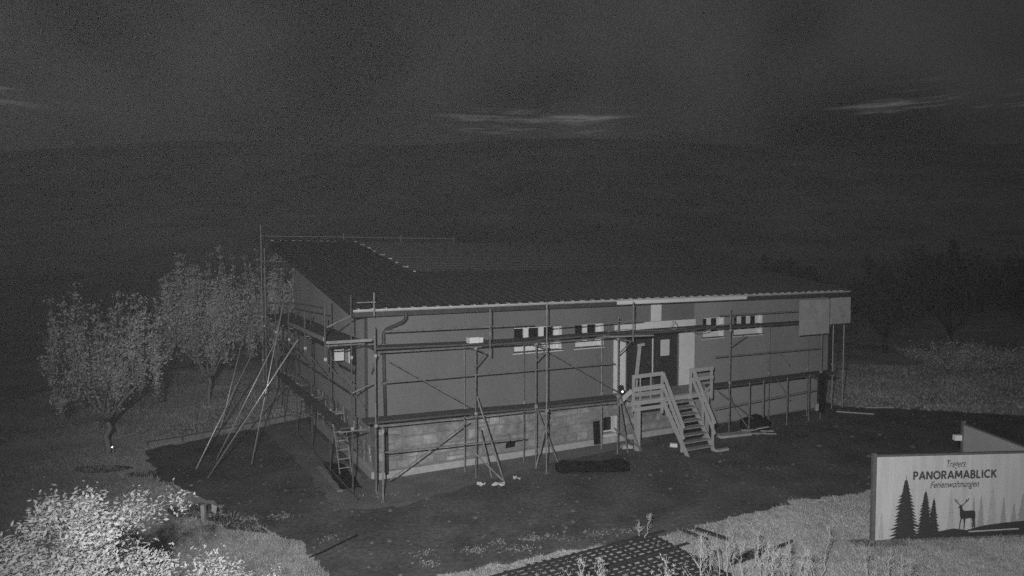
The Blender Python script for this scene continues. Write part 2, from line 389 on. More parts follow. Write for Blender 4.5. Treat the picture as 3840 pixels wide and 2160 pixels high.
# gable window (on the left wall): frame, pane, white shutter board, sill
f = MB().box(.16, .24, GW[0], GW[1], GW[2], GW[2]+.07).box(.16, .24, GW[0], GW[1], GW[3]-.07, GW[3]).box(.16, .24, GW[1]-.08, GW[1], GW[2]+.07, GW[3]-.07).box(.16, .24, GW[0], GW[0]+.08, GW[2]+.07, GW[3]-.07).obj('window', 'timber_grey', house)
MB().box(.2, .22, GW[0]+.08, 2.8, GW[2]+.07, GW[3]-.07).obj('pane', 'glass', f)
MB().box(.17, .22, 2.82, GW[1]-.08, GW[2]+.07, GW[3]-.07).obj('shutter', 'white', f)
MB().box(-.38, -.06, 2.56, 2.60, 3.52, 4.14).obj('sash', 'insulation', f)
MB().box(-.1, .15, GW[0]-.05, GW[1]+.05, GW[2]-.05, GW[2]-.01).obj('sill', 'pipe_dark', f)
# basement window with white reveal
f = MB().box(9.17, 9.69, .5, .56, .37, .42).box(9.17, 9.69, .5, .56, .93, .97).box(9.17, 9.2, .5, .56, .42, .93).box(9.62, 9.69, .5, .56, .42, .93).obj('window', 'window_white', house)
MB().box(9.2, 9.62, .52, .54, .42, .93).obj('pane', 'glass', f)
MB().box(9.62, 9.74, IN-.03, .49, .36, .99).obj('reveal', 'window_white', f)
MB().prism([(IN-.06, .25), (.49, .36), (.49, .31), (IN-.06, .20)], 0, 9.12, 9.74).obj('sill', 'white', f)
# door group
MB().box(9.33, 9.86, -.05, -.002, 1.95, 4.06).obj('insulation_board', 'insulation', house)
MB().box(9.36, 13.33, -.052, -.003, 4.07, 4.54).obj('insulation_board', 'insulation', house)
MB().box(12.52, 13.29, -.05, -.002, 1.95, 4.06).obj('insulation_board', 'insulation', house)
MB().box(11.09, 11.57, -.05, -.002, 4.55, 5.2).obj('insulation_board', 'insulation', house)
dr = MB().box(9.92, 9.99, .05, .18, 1.93, 4.03).box(12.41, 12.48, .05, .18, 1.93, 4.03).box(9.99, 12.41, .05, .18, 3.96, 4.03).box(11.19, 11.28, .045, .18, 1.93, 3.96).obj('door_frame', 'door_dark', house)
MB().box(11.2, 11.245, .02, .044, 1.94, 3.95).obj('cover_strip', 'white', dr)
MB().box(9.93, 9.955, .02, .05, 1.94, 4.0).obj('cover_strip', 'timber_grey', dr)
for a, b in ((9.995, 11.185), (11.285, 12.405)):
    d = MB().box(a, b, .09, .14, 1.95, 3.95).obj('door', 'door_dark', house)
    for z0, z1 in ((2.1, 2.8), (2.95, 3.8)): MB().box(a+.15, b-.15, .075, .089, z0, z1).obj('door_panel', 'door_dark', d)
    MB().tube([(a+.08 if a > 11 else b-.08, .03, 2.95), (a+.2 if a > 11 else b-.2, .03, 2.95)], .012, 6).obj('handle', 'steel', d)
notice = MB().box(0, .45, 0, .004, 0, .63).obj('notice', 'paper'); notice.location = W(11.61, .03, 3.17); notice.rotation_euler = (0, 0, TH)
tag(notice, 'blank white paper sheet fixed to the right leaf of the dark double door', 'notice')
db = MB().box(0, .28, 0, .03, 0, .86).box(.03, .06, -.02, 0, .05, .8).obj('dark_board', 'black_tarp'); db.location = W(8.6, .15, .05); db.rotation_euler = (R(-5), 0, TH)
tag(db, 'narrow black board leaning on the stone basement beside its small window', 'board')
hp = MB().add([(0,0,0),(.36,0,.02),(.42,.02,.22),(.2,.03,.27),(.02,.02,.16),(.1,.12,.05),(.34,.12,.1)], [(0,1,2,3,4),(0,5,6,1),(1,6,2),(4,5,0),(3,2,6,5,4)]).obj('broken_opening', 'black_tarp', house)
hp.location = (4.97, IN+.02, .36)

# ------------------------------------------------------------------ SCAFFOLDS
RT = .023
def part_tube(root, name, a, b, m='steel', r=RT): return MB().tube([a, b], r, 7).obj(name, m, root)
def standard(root, u, v, z0, z1, m='steel', plate=True):
    s = part_tube(root, 'standard', (u, v, z0), (u, v, z1), m)
    if plate and z0 < .1: MB().box(u-.09, u+.09, v-.09, v+.09, .0, .02).obj('base_plate', 'steel', s)
    for z in (2.03, 4.1):
        if z0 < z-.1 and z+.05 < z1: MB().box(u-.04, u+.04, v-.04, v+.04, z, z+.09).obj('coupler', 'coupler', s)
    return s
def decks(root, u0, u1, v0, v1, z, z2=None, n=2, m='deck', along='u'):
    z2 = z if z2 is None else z2; w = (v1-v0)/n
    for k in range(n):
        a = v0 + k*w
        if along == 'u': MB().bar((u0, a+w/2, z), (u1, a+w/2, z2), w-.02, .055).obj('deck_board', m, root)
        else: MB().bar((a+w/2, u0, z), (a+w/2, u1, z2), w-.02, .055).obj('deck_board', m, root)

fs = broot('scaffold'); tag(fs, 'steel tube scaffold with two decks along the front wall left of the door', 'scaffold')
VO, VI, VC = -1.05, -.35, -1.75
for u, z1 in ((-.1, 4.98), (3.16, 4.2), (5.37, 4.2), (8.75, 4.9)): standard(fs, u, VO, 0, z1)
for u, z1, m in ((.13, 4.92, 'steel'), (3.09, 4.15, 'steel_bright'), (5.31, 4.2, 'steel'), (8.55, 4.15, 'steel_bright')): standard(fs, u, VI, 0, z1, m)
standard(fs, 5.36, VC, 0, 5.55, 'steel_bright'); standard(fs, -.12, VC, 0, 2.2, 'steel_bright')
standard(fs, 3.32, VC, 4.0, 5.45, plate=False); standard(fs, 8.85, VC, 4.1, 5.5, plate=False)
ub = [-.35, 3.12, 5.36, 9.0]; zd = [2.16, 2.08, 2.0, 1.97]; zd2 = [4.35, 4.28, 4.27, 4.31]
for i in range(3):
    decks(fs, ub[i]+.02, ub[i+1]-.02, -1.03, -.37, zd[i], zd[i+1]); decks(fs, ub[i]+.02+(.2 if i == 0 else 0), ub[i+1]-.02, -1.03, -.37, zd2[i], zd2[i+1])
decks(fs, 3.25, 5.3, -1.4, -1.07, 4.28, None, 1)
# guard rails, ledgers, braces, brackets, rakers
for a, b, z0, z1, v in ((.2, 5.3, 4.84, 4.80, VO), (5.4, 9.25, 4.80, 4.83, VC), (.2, 3.2, 3.33, 3.31, VO), (3.2, 8.6, 3.31, 3.27, VO), (.1, 5.0, 1.24, 1.06, VO), (-.1, 3.1, 2.06, 1.98, VO), (3.1, 8.8, 1.98, 1.88, VO), (.1, 3.1, 2.05, 1.98, VI), (3.1, 8.7, 1.98, 1.88, VI), (0, 5.3, 4.24, 4.18, VO), (5.3, 8.8, 4.18, 4.19, VO)):
    part_tube(fs, 'ledger', (a, v, z0), (b, v, z1), r=.022)
for a, b in (((.28, VO, 3.99), (3.04, VO, 2.27)), ((5.87, VO, 3.86), (8.7, VO, 2.27)), ((.3, VO-.05, .40), (2.9, VO-.05, 1.88))): part_tube(fs, 'diagonal_brace', a, b, r=.022)
for u in (3.16, 5.37, 8.75):
    part_tube(fs, 'bracket', (u, VO, 3.55), (u, VC, 4.1)); part_tube(fs, 'transom', (u, VC, 4.12), (u, VI, 4.12)); part_tube(fs, 'transom', (u, VO, 1.95), (u, VI, 1.95))
for u in (-.1,): part_tube(fs, 'bracket', (u+.1, VI, 3.5), (u+.05, VO, 4.15)); part_tube(fs, 'transom', (u, VO, 2.0), (u+.2, VI, 2.0)); part_tube(fs, 'transom', (u, VO, 4.2), (u+.2, VI, 4.2))
for a, b in (((3.2, VO, 2.62), (3.75, -1.85, .03)), ((2.95, VO, 1.0), (3.72, -1.8, .06)), ((3.3, VO, 1.6), (3.55, -1.4, .05)),
             ((5.42, VO, 1.95), (6.1, -1.35, .05)), ((5.85, VO, 1.75), (5.25, -1.25, .05)), ((8.8, VO, 2.2), (9.55, -1.35, .05)), ((8.78, VO, 2.1), (9.1, -1.2, .03)), ((8.6, VO, .95), (9.7, -1.25, .08))):
    part_tube(fs, 'raker', a, b, r=.028)

rs = broot('scaffold'); tag(rs, 'steel tube scaffold along the front wall right of the wooden stairs', 'scaffold')
for u in (15.3, 16.1, 17.5, 18.85): standard(rs, u, VO, 0, 2.0)
standard(rs, 19.6, VO, 0, 5.3); standard(rs, 19.62, VI, 0, 5.2); standard(rs, 14.2, VO, 0, 5.0); standard(rs, 17.2, VI, 0, 4.1)
MB().box(19.45, 19.62, -1.2, -1.08, .35, 2.0).obj('dark_cover', 'black_tarp', rs)
for a, b in ((13.5, 16.1), (16.1, 18.85), (18.85, 20.7)): decks(rs, a+.02, b-.02, -1.03, -.37, 1.93)
for a, b, z in ((13.35, 16.5, 4.24), (16.5, 19.6, 4.22)): decks(rs, a+.02, b-.02, -1.03, -.37, z)
for a, b, z0, z1 in ((13.4, 19.5, 1.12, 1.33), (13.4, 19.6, 3.15, 3.1), (13.6, 19.6, 4.75, 4.75)): part_tube(rs, 'ledger', (a, VO, z0), (b, VO, z1), r=.02)
for a, b in (((16.85, VO, 2.0), (17.65, VO, 1.05)), ((13.6, VO, 1.8), (16.2, VO, .05)), ((14.1, VO, 1.85), (14.45, VO, 1.1)), ((14.4, VO-.05, 1.1), (15.1, VO-.3, .05)), ((18.9, VO, 2.0), (19.5, VO, 1.7)), ((16.9, VO, 3.2), (17.6, VO, 2.5))): part_tube(rs, 'diagonal_brace', a, b, r=.02)
for u in (14.2,): part_tube(rs, 'bracket', (u, VO, 3.5), (u+.1, VC, 4.05))
tn = MB()
def net(name, u0, u1, z0, z1, label, dz=0):
    n = 14; mb = MB(); V = []; F = []
    for j in range(2):
        for i in range(n+1):
            for k in range(9):
                V.append((u0+(u1-u0)*i/n, -1.12-.004*math.sin(i*.9+k*.5)-.012*j, z0+(z1-z0)*k/8 + dz*i/n))
    S = (n+1)*9
    for j in range(2):
        for i in range(n):
            for k in range(8):
                a = j*S+i*9+k; F.append((a, a+9, a+10, a+1) if j else (a, a+1, a+10, a+9))
    o = mb.add(V, F).obj(name, 'net'); o.location = (BX, BY, 0); o.rotation_euler = (0, 0, TH)
    return tag(o, label, 'sheet', 'protective sheets on the far scaffold')
net('protective_sheet', 18.05, 19.95, 3.72, 5.2, 'large pale protective sheet hung on the far right scaffold')
net('protective_sheet', 20.0, 21.35, 4.1, 5.24, 'shorter pale protective sheet at the far right end of the eaves')

ps = broot('scaffold_platform'); tag(ps, 'loose scaffold planks bridging above the door with a sagging cable', 'platform')
for v, m, u0, u1, z0, z1 in ((-1.35, 'deck', 8.2, 12.6, 4.30, 4.36), (-1.0, 'deck', 8.4, 13.4, 4.33, 4.36), (-.66, 'deck', 9.0, 13.4, 4.3, 4.33), (-1.45, 'timber_grey', 7.9, 9.9, 4.30, 4.24)):
    MB().bar((u0, v, z0), (u1, v, z1), .3, .05).obj('plank', m, ps)
cb = [(8.0, -1.4, 4.45), (8.8, -1.42, 4.5), (9.6, -1.4, 4.40), (10.6, -1.42, 4.36)] + [(11.0+.13*math.cos(a), -1.4, 4.52+.16*math.sin(a)) for a in np.linspace(-2.2, 4.0, 14)] + [(11.5, -1.42, 4.4), (12.1, -1.45, 4.22), (12.6, -1.45, 4.26), (13.2, -1.4, 4.42), (14.4, -1.3, 4.5)]
MB().tube(cb, .014, 5).obj('cable', 'steel_bright', ps)

ss = broot('scaffold'); tag(ss, 'steel tube scaffold with decks along the gable wall on the left', 'scaffold')
UO, UI = -1.55, -.8
for v in (-1.05, 1.6, 4.2, 6.8, 9.4):
    standard(ss, UO, v, 3.9, 5.95 if v < 0 else 5.3, 'steel_side_dimmed', False); part_tube(ss, 'bracket', (UI, v, 3.1), (UO, v, 4.1), 'steel_side_dimmed'); standard(ss, UI, v, 0, 5.95 if v < 0 else 5.0, 'steel_side_dimmed')
    part_tube(ss, 'transom', (UO, v, 4.52), (UI+.4, v, 4.52)); part_tube(ss, 'transom', (UI-.4, v, 2.0), (UI+.4, v, 2.0))
for a, b in ((-1.05, 1.6), (1.6, 4.2), (4.2, 6.8), (6.8, 9.4)):
    decks(ss, a+.02, b-.02, -1.5, -.45, 4.6, None, 3, along='v'); decks(ss, a+.02, b-.02, -1.15, -.83, 2.1, None, 1, along='v')
MB().box(-1.52, -.2, -1.10, -1.07, 4.58, 4.66).obj('toe_board', 'mortar', ss)
MB().bar((UO-.03, -1.05, 4.72), (UO-.03, 4.2, 4.72), .03, .12).obj('toe_board', 'timber_grey', ss)
for a, b in (((UO, -1.05, 5.6), (UO, 4.2, 5.45)), ((-.92, -1.9, .32), (-.92, 6.5, .3)), ((-.40, .3, 1.1), (-.25, 8.0, 1.1)), ((UI, -1.05, 3.1), (UI, 9.4, 3.1))): part_tube(ss, 'ledger', a, b, 'steel_side_dimmed', .022)
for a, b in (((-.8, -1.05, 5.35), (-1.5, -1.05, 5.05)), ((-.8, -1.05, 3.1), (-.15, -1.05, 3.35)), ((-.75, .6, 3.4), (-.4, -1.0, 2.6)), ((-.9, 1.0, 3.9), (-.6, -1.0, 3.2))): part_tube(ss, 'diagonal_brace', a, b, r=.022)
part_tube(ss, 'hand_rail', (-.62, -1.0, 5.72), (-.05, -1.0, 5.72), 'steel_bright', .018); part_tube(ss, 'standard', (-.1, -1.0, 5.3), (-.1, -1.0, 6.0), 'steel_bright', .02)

bs = broot('scaffold'); tag(bs, 'tall scaffold at the rear with rails rising above the roof top', 'scaffold')
for u, z1 in ((-.95, 8.5), (-.8, 7.4), (3.0, 8.15), (6.0, 8.1), (9.0, 8.05)): standard(bs, u, 13.9, 0, z1, 'steel_bright')
standard(bs, -.5, 11.9, 0, 5.6)
for a, b in (((-.95, 13.9, 7.98), (9.0, 13.9, 7.95)), ((-.95, 13.9, 6.78), (.3, 13.0, 6.75)), ((-.8, 13.9, 4.85), (.2, 13.0, 4.85)), ((-.95, 13.9, 4.3), (.2, 12.9, 4.3))): part_tube(bs, 'ledger', a, b, 'steel_bright', .022)
decks(bs, -.9, 9.0, 13.55, 14.2, 6.6)

es = broot('scaffold'); tag(es, 'slim scaffold frame standing beyond the right end of the house', 'scaffold')
for u, v in ((21.75, 0), (22.5, 0), (20.9, 2.2), (21.75, 2.2)): standard(es, u, v, 0, 4.2, 'steel_bright')
part_tube(es, 'ledger', (21.7, 0, 4.2), (22.55, 0, 4.18), 'alu', .025); part_tube(es, 'ledger', (20.9, 2.2, 3.9), (22.5, 0, 3.9)); part_tube(es, 'ledger', (21.75, 0, 2.1), (22.5, 0, 2.1))

# tubes leaning against the gable scaffold
for a, b, lab in (((-4.35, 3.0, 0), (-1.62, 2.3, 4.36), 'bright steel tube leaning nearest to the gable scaffold'),
                  ((-4.6, 4.2, 0), (-1.6, 8.2, 4.45), 'steel tube with a shining tip leaning furthest left of the bright ones'),
                  ((-2.9, 3.9, 0), (-1.6, 4.9, 5.35), 'steepest leaning steel tube rising beside the gable scaffold'),
                  ((-3.9, 5.0, 0), (-1.62, 5.2, 4.4), 'middle leaning steel tube crossing the steep one'),
                  ((-3.4, 9.0, 0), (-1.6, 12.4, 4.95), 'thin leaning steel tube in front of the tree by the rear scaffold')):
    o = MB().tube([W(*a), W(*b)], .022, 8).obj('leaning_tube', 'galvanised', None, True); tag(o, lab, 'tube', 'scaffold tubes leaning at the gable')

# ladder at the gable basement
ld_ = broot('ladder'); tag(ld_, 'pale aluminium ladder leaning under the gable scaffold deck', 'ladder')
A0, A1, B0, B1 = Vector((-.62, 1.1, .1)), Vector((-.75, 1.6, 2.15)), Vector((-.24, 1.1, .1)), Vector((-.37, 1.6, 2.15))
MB().tube([A0, A1], .016, 6).obj('rail', 'steel_bright', ld_); MB().tube([B0, B1], .016, 6).obj('rail', 'steel_bright', ld_)
for k in range(7):
    t = (k+.6)/7.3; MB().tube([A0.lerp(A1, t), B0.lerp(B1, t)], .011, 6).obj('rung', 'alu', ld_)
# dark sheet put in for the dark pit along the gable base
V = []; F = []
for i in range(9):
    for j in range(5):
        V.append((-.95+.16*j+.05*i*.3+random.uniform(-.03, .03), -.3+i*.36, .05+.05*math.sin(i*1.7+j)+.06*(j == 0)+random.uniform(0, .03)))
for i in range(8):
    for j in range(4): F.append((i*5+j, i*5+j+1, i*5+j+6, i*5+j+5))
bl = MB().add(V, F).obj('pit_sheet', 'black_tarp'); bl.location = (BX, BY, 0); bl.rotation_euler = (0, 0, TH)
mod = bl.modifiers.new('thickness', 'SOLIDIFY'); mod.thickness = .015
tag(bl, 'crumpled black sheet standing in for a dark pit along the foot of the gable wall', 'sheet')
cr = MB().bar((-.98, -.3, .03), (-1.0, 2.4, .03), .16, .07).obj('concrete_edging', 'mortar'); cr.location = (BX, BY, 0); cr.rotation_euler = (0, 0, TH)
tag(cr, 'pale concrete edging beside the black sheet at the gable', 'edging')
# white box on upper deck, board bits, work lamp
wb = MB().box(0, .34, 0, .22, 0, .18).box(.36, .5, .02, .2, 0, .16).obj('white_block', 'insulation'); wb.location = W(2.98, -1.0, 4.31); wb.rotation_euler = (0, 0, TH+.05)
tag(wb, 'white foam blocks lying on the upper scaffold deck left of the windows', 'block')
lp = broot('work_lamp'); tag(lp, 'small dark work lamp shining white on the scaffold beside the stairs', 'lamp')
MB().tube([(8.83, -1.02, 2.26), (8.83, -1.18, 2.26), (8.83, -1.2, 2.26)], [.09, .11, .11], 12).obj('housing', 'lamp_body', lp)
MB().tube([(8.83, -1.2, 2.26), (8.83, -1.215, 2.26)], .036, 10).obj('lens', 'lens_glow', lp)
MB().box(8.74, 8.92, -1.12, -1.08, 2.36, 2.47).obj('clamp', 'lamp_body', lp)

# ------------------------------------------------------------------ wooden stairs and landing
st = broot('wooden_stairs'); tag(st, 'rough timber site stairs with landing and handrails leading to the door', 'stairs')
def tb(name, a, b, w=.05, h=.1, m='timber', up=(0, 0, 1)): return MB().bar(a, b, w, h, up).obj(name, m, st)
LZ, LV = 1.9, -1.15
for i in range(7): MB().box(9.25, 13.1, -.10-.155*(i+1), -.10-.155*i-.008, LZ-.04, LZ).obj('landing_board', 'timber_grey', st)
tb('beam', (9.25, LV-.03, LZ-.12), (13.1, LV-.03, LZ-.12), .05, .15); tb('beam', (9.25, LV-.06, LZ-.34), (10.9, LV-.06, LZ-.34), .05, .13)
for u in (9.62, 12.95): tb('post', (u, LV+.08, 0), (u, LV+.08, LZ-.2), .16, .16)
for u, z0, z1 in ((9.3, 1.55, 2.8), (10.62, 1.3, 2.82), (12.0, 1.6, 2.84), (13.06, 1.6, 2.86)): tb('post', (u, LV-.08, z0), (u, LV-.08, z1), .09, .06, up=(0, 1, 0))
for a, b in ((9.22, 10.62), (12.0, 13.1)):
    tb('rail', (a, LV-.13, 2.76), (b, LV-.13, 2.78), .035, .14); tb('rail', (a, LV-.13, 2.30 if a < 10 else 2.42), (b, LV-.13, 2.32 if a < 10 else 2.44), .035, .17 if a < 10 else .13)
for u in (9.6, 10.08): tb('baluster', (u, LV-.09, 1.9), (u, LV-.09, 2.75), .04, .03)
tb('brace', (9.3, LV, 2.25), (8.9, LV+.3, 1.75), .05, .16); tb('brace', (13.04, LV-.08, 2.1), (12.5, LV-.08, 1.75), .04, .08)
tb('kick_board', (9.3, LV-.11, 2.1), (10.6, LV-.11, 2.1), .02, .16, 'plinth')
VF = -2.42; n = 9
for u in (10.72, 12.0): tb('stringer', (u, LV-.02, LZ-.1), (u+.0, VF, .04), .05, .24, 'timber', up=(1, 0, 0)) if False else MB().prism([(LV, LZ), (LV, LZ-.3), (VF, -.02), (VF-.17, -.02)], 0, u-.03, u+.03).obj('stringer', 'timber', st)
for k in range(1, n):
    t = k/n; v = LV + (VF-LV)*t; z = LZ*(1-t)
    MB().box(10.76, 11.96, v-.17, v+.08, z-.04, z).obj('tread', 'timber_grey', st)
for u in (10.62, 12.1):
    p0, p1 = Vector((u, LV-.13, 2.78)), Vector((u, VF+.02, .98)); tb('handrail', p0, p1, .04, .15, up=(1, 0, 0)) if False else MB().bar(p0, p1, .045, .14).obj('handrail', 'timber', st)
    q0, q1 = Vector((u, LV-.13, 2.36)), Vector((u, VF+.02, .60)); MB().bar(q0, q1, .04, .12).obj('handrail', 'timber', st)
    tb('post', (u, VF+.12, .12), (u, VF+.12, 1.12), .08, .06, up=(0, 1, 0)); tb('post', (u, (LV+VF)/2, .85), (u, (LV+VF)/2, 1.85), .07, .05, up=(0, 1, 0)) if u > 12 else None
MB().box(11.98, 12.55, VF-.25, VF-.12, .02, .10).obj('foot_board', 'timber', st)
tp = broot('t_post'); tag(tp, 'slanted pale timber T-post standing on the landing before the dark door', 'post')
MB().bar((9.84, -.62, 1.92), (10.06, -.62, 3.72), .14, .04, (0, 1, 0)).obj('board', 'timber', tp); MB().bar((9.94, -.66, 3.77), (10.24, -.66, 3.8), .06, .1).obj('crosspiece', 'timber', tp)

# ------------------------------------------------------------------ things on the ground by the house
def blob(name, m, pts, rad, seed, label, cat, loc, rz, n=10):
    r = random.Random(seed); mb = MB(); rings = []
    k = len(pts)
    for i, (p, q) in enumerate(zip(pts, rad)):
        for a in range(n):
            an = 2*math.pi*a/n; rr = q*(1+r.uniform(-.27, .24)); z = p[2]+rr*math.sin(an)*.85
            rings.append((p[0]+r.uniform(-.02, .02), p[1]+rr*math.cos(an), max(.0, z)))
    fs_ = [(i*n+a, i*n+(a+1) % n, (i+1)*n+(a+1) % n, (i+1)*n+a) for i in range(k-1) for a in range(n)] + [tuple(range(n-1, -1, -1)), tuple(range((k-1)*n, k*n))]
    o = mb.add(rings, fs_).obj(name, m); o.location = loc; o.rotation_euler = (0, 0, rz); return tag(o, label, cat)
blob('tarp_bundle', 'black_tarp', [(i*.24, .03*math.sin(i), .14) for i in range(11)], [.2, .25, .24, .23, .25, .24, .26, .25, .27, .26, .18], 4, 'long black tarp-wrapped bundle lying on the drive before the basement', 'bundle', (1.45, 22.35, .0), R(4))
blob('tarp_heap', 'black_tarp', [(i*.2, .05*math.sin(i*2), .18) for i in range(8)], [.15, .34, .42, .46, .44, .36, .26, .1], 6, 'black tarp heap at the wall right of the stairs', 'heap', (9.3, 27.75, 0), R(18))
o = MB().bar((0, 0, .05), (1.35, .5, .05), .42, .09).obj('pale_slab', 'concrete'); o.location = (8.0, 26.6, .01); tag(o, 'pale flat slab lying on the ground right of the stairs', 'slab')
rb = empty('timber_offcuts', (9.35, 27.0, 0)); tag(rb, 'pale board offcuts piled between the slab and the black heap', 'offcuts')
for i in range(7):
    a = random.uniform(-.4, .5); x, y = random.uniform(-.3, .6), random.uniform(-.2, .25)
    MB().bar((x, y, .04+.03*i), (x+.5*math.cos(a), y+.5*math.sin(a), .05+.035*i), .1, .03).obj('board', 'timber', rb)
o = MB().box(-.13, .13, -.07, .07, 0, .13).obj('white_brick', 'white'); o.location = (5.97, 25.3, .012); o.rotation_euler = (0, 0, -.2); tag(o, 'small white block on the ground under the stairs landing', 'block')
o = MB().box(-.2, .2, -.12, .12, 0, .1).box(-.16, .1, -.1, .08, .1, .14).obj('pale_sack', 'concrete'); o.location = (4.2, 25.1, .02); o.rotation_euler = (0, 0, .2); tag(o, 'small pale sack at the foot of the slanted scaffold props', 'sack')
def rag(x, y, s, seed, label):
    r = random.Random(seed); V = [(r.uniform(-s, s), r.uniform(-s, s)*.5, r.uniform(.01, .12)) for _ in range(9)]
    n = 5; V = [(s*(i/(n-1)-.5)*2, s*(j/(n-1)-.5), r.uniform(.02, .13)) for i in range(n) for j in range(n)]
    o = MB().add(V, [(i*n+j, (i+1)*n+j, (i+1)*n+j+1, i*n+j+1) for i in range(n-1) for j in range(n-1)]).obj('rag', 'rag'); o.location = (x, y, .02)
    m_ = o.modifiers.new('thickness', 'SOLIDIFY'); m_.thickness = .01; return tag(o, label, 'rag', 'pale scraps on the drive')
rag(-.42, 20.85, .2, 2, 'larger pale crumpled scrap on the drive below the slanted prop'); rag(-.95, 20.9, .13, 3, 'small pale crumpled scrap left of the larger one on the drive'); rag(.15, 21.5, .11, 5, 'faint pale scrap between prop foot and black bundle')
sp = MB().bar((0, 0, 0), (-.02, 0, .48), .13, .09).add([(.16, .02, .28), (.32, 0, .22), (.34, .02, .42), (.2, .02, .48), (.25, -.1, .34)], [(0,1,4), (1,2,4), (2,3,4), (3,0,4), (3,2,1,0)]).obj('stake', 'timber'); sp.location = (-8.18, 18.1, 0); tag(sp, 'short pale wooden stake at the grass edge left of the drive', 'stake')
ms = MB().tube([(0, 0, 0), (0, 0, .28)], .03, 8).tube([(0, 0, .28), (0, 0, .36)], .05, 8).obj('garden_marker', 'timber_grey'); ms.location = (-14.1, 24.2, 0); tag(ms, 'tiny post with a bright tip at the foot of the left tree', 'marker')
MB().tube([(0, -.055, .30), (0, -.055, .34)], .018, 6).obj('lens', 'lens_glow', ms)  # lens emission put in for a reflector's bright dot
hs = MB().tube([(-4.75, 15.9, .03), (-4.5, 16.2, .035), (-4.1, 16.9, .03), (-3.9, 17.2, .03)], .022, 6).obj('strand', 'black_tarp'); tag(hs, 'dark hose lying across the grass edge at bottom left of the drive', 'strand')  # thin dark tube along a dark line on the ground
wp = MB().box(-.1, .1, -.1, .1, 0, .32).obj('marker_stone', 'concrete'); wp.location = (13.9, 31.3, 0); tag(wp, 'pale square stone at the far right corner of the house', 'stone')
for x, y, l, a, lab in ((14.6, 30.9, 1.5, -.35, 'thin pale board lying on the ground right of the house'), (16.3, 31.7, 1.2, 0, 'short pale board lying further right of the house')):
    o = MB().bar((0, 0, .04), (l*math.cos(a), l*math.sin(a), .04), .1, .05).obj('board', 'timber'); o.location = (x, y, .01); tag(o, lab, 'board')

# ------------------------------------------------------------------ steel mats on the grass
gm = empty('steel_mesh_stack', (3.51, 17.21, .03), math.atan2(-2.18, -3.75)); tag(gm, 'dark stack of steel reinforcing mats lying on the grass at the bottom', 'steel mats')
MBl = 5.6; MBw = 2.7
for k in range(27): MB().bar((k*.21+random.uniform(-.03, .03), -.05+random.uniform(-.08, .03), .012), (k*.21+random.uniform(-.03, .03), MBw, .012), .085, .016+.003*(k % 2)).obj('bar', 'rebar', gm) if k % 7 != 5 else MB().box(k*.21, k*.21+.085, -.05+random.uniform(-.05, .03), MBw, .0+.004*(k % 2), .016+.004*(k % 2)).obj('bar', 'rebar', gm)
for k in range(17):
    y = k*.168+random.uniform(-.025, .025); ext = .42 if k in (0, 5, 10) else random.uniform(.02, .06)
    MB().box(-ext, MBl, y, y+(.085 if ext > .1 else .062), .022, .042).obj('bar', 'rebar', gm)
for a, b, w, lab in (((4.75, 17.55), (5.35, 16.9), .11, 'dark plank on the pale grass right of the steel mats'), ((4.35, 17.45), (4.85, 16.85), .09, 'greyish plank beside the dark plank on the grass'),
                     ((5.0, 15.55), (5.9, 16.3), .1, 'thick dark pole lying among the weeds at bottom right'), ((5.2, 15.6), (6.9, 16.75), .05, 'long thin dark pole lying among the weeds')):
    o = MB().bar((a[0], a[1], .05), (b[0], b[1], .05), w, .06).obj('plank' if 'plank' in lab else 'pole', 'rebar' if 'dark' in lab else 'timber_grey'); tag(o, lab, 'plank' if 'plank' in lab else 'pole')

# ------------------------------------------------------------------ signboard
SA = math.atan2(.34, 3.95)
sg = empty('signboard', (8.93, 16.82, 0), SA); tag(sg, 'large white advertising board with spruce trees, a stag and lettering', 'signboard')
SW, SH = 4.08, 2.17
pn = MB().box(.03, SW-.03, 0, .03, .05, SH-.03).obj('panel', 'sign_board', sg)
MB().box(-.06, .03, -.03, .06, 0, SH+.06).obj('post', 'sign_frame', sg); MB().box(SW-.03, SW+.05, -.03, .06, 0, SH+.06).obj('post', 'sign_frame', sg)
MB().box(.03, SW-.03, -.02, .05, SH-.03, SH+.02).obj('frame_rail', 'sign_frame', sg); MB().box(.03, SW-.03, -.02, .05, .0, .05).obj('frame_rail', 'sign_frame', sg)
MB().box(-.55, .75, -.28, .12, .0, .035).obj('foot', 'sign_frame', sg)
def flat(poly, name, m, d):
    vs_ = [Vector((x, -d, z)) for x, z in poly]; tri = tessellate_polygon([[Vector((p.x, p.z, 0)) for p in vs_]])
    me = bpy.data.meshes.new(name); me.from_pydata([tuple(v) for v in vs_], [], [tuple(t_) for t_ in tri]); me.materials.append(MATS[m]); return link(name, me, pn)
def spruce(x, z0, z1, hw, m, d, seed, levels=15):
    r = random.Random(seed); mb = MB(); hl = (z1-z0)/levels; top = .08*hw
    for i in range(levels):
        t = i/levels; w = hw*(1-t)**.9; za, zb_ = z0+hl*i, z0+hl*(i+1); wi = max(.5*w, hw*.02)
        wl, wr, dl, dr_ = w*r.uniform(.8, 1.15), w*r.uniform(.8, 1.15), r.uniform(-.35, .1)*hl, r.uniform(-.35, .1)*hl
        mb.add([(x-.12*w, -d, za), (x+.12*w, -d, za), (x+wi, -d, zb_), (x-wi, -d, zb_)], [(0, 1, 2, 3)]) if i < levels-1 else mb.add([(x-.3*w, -d, za), (x+.3*w, -d, za), (x, -d, z1+hl*.8)], [(0, 1, 2)])
        if i < levels-1: mb.add([(x-wl, -d, za+dl), (x-.12*w, -d, za), (x-wi, -d, zb_)], [(0, 1, 2)]); mb.add([(x+wr, -d, za+dr_), (x+wi, -d, zb_), (x+.12*w, -d, za)], [(0, 1, 2)])
    mb.obj('printed_tree', m, pn)
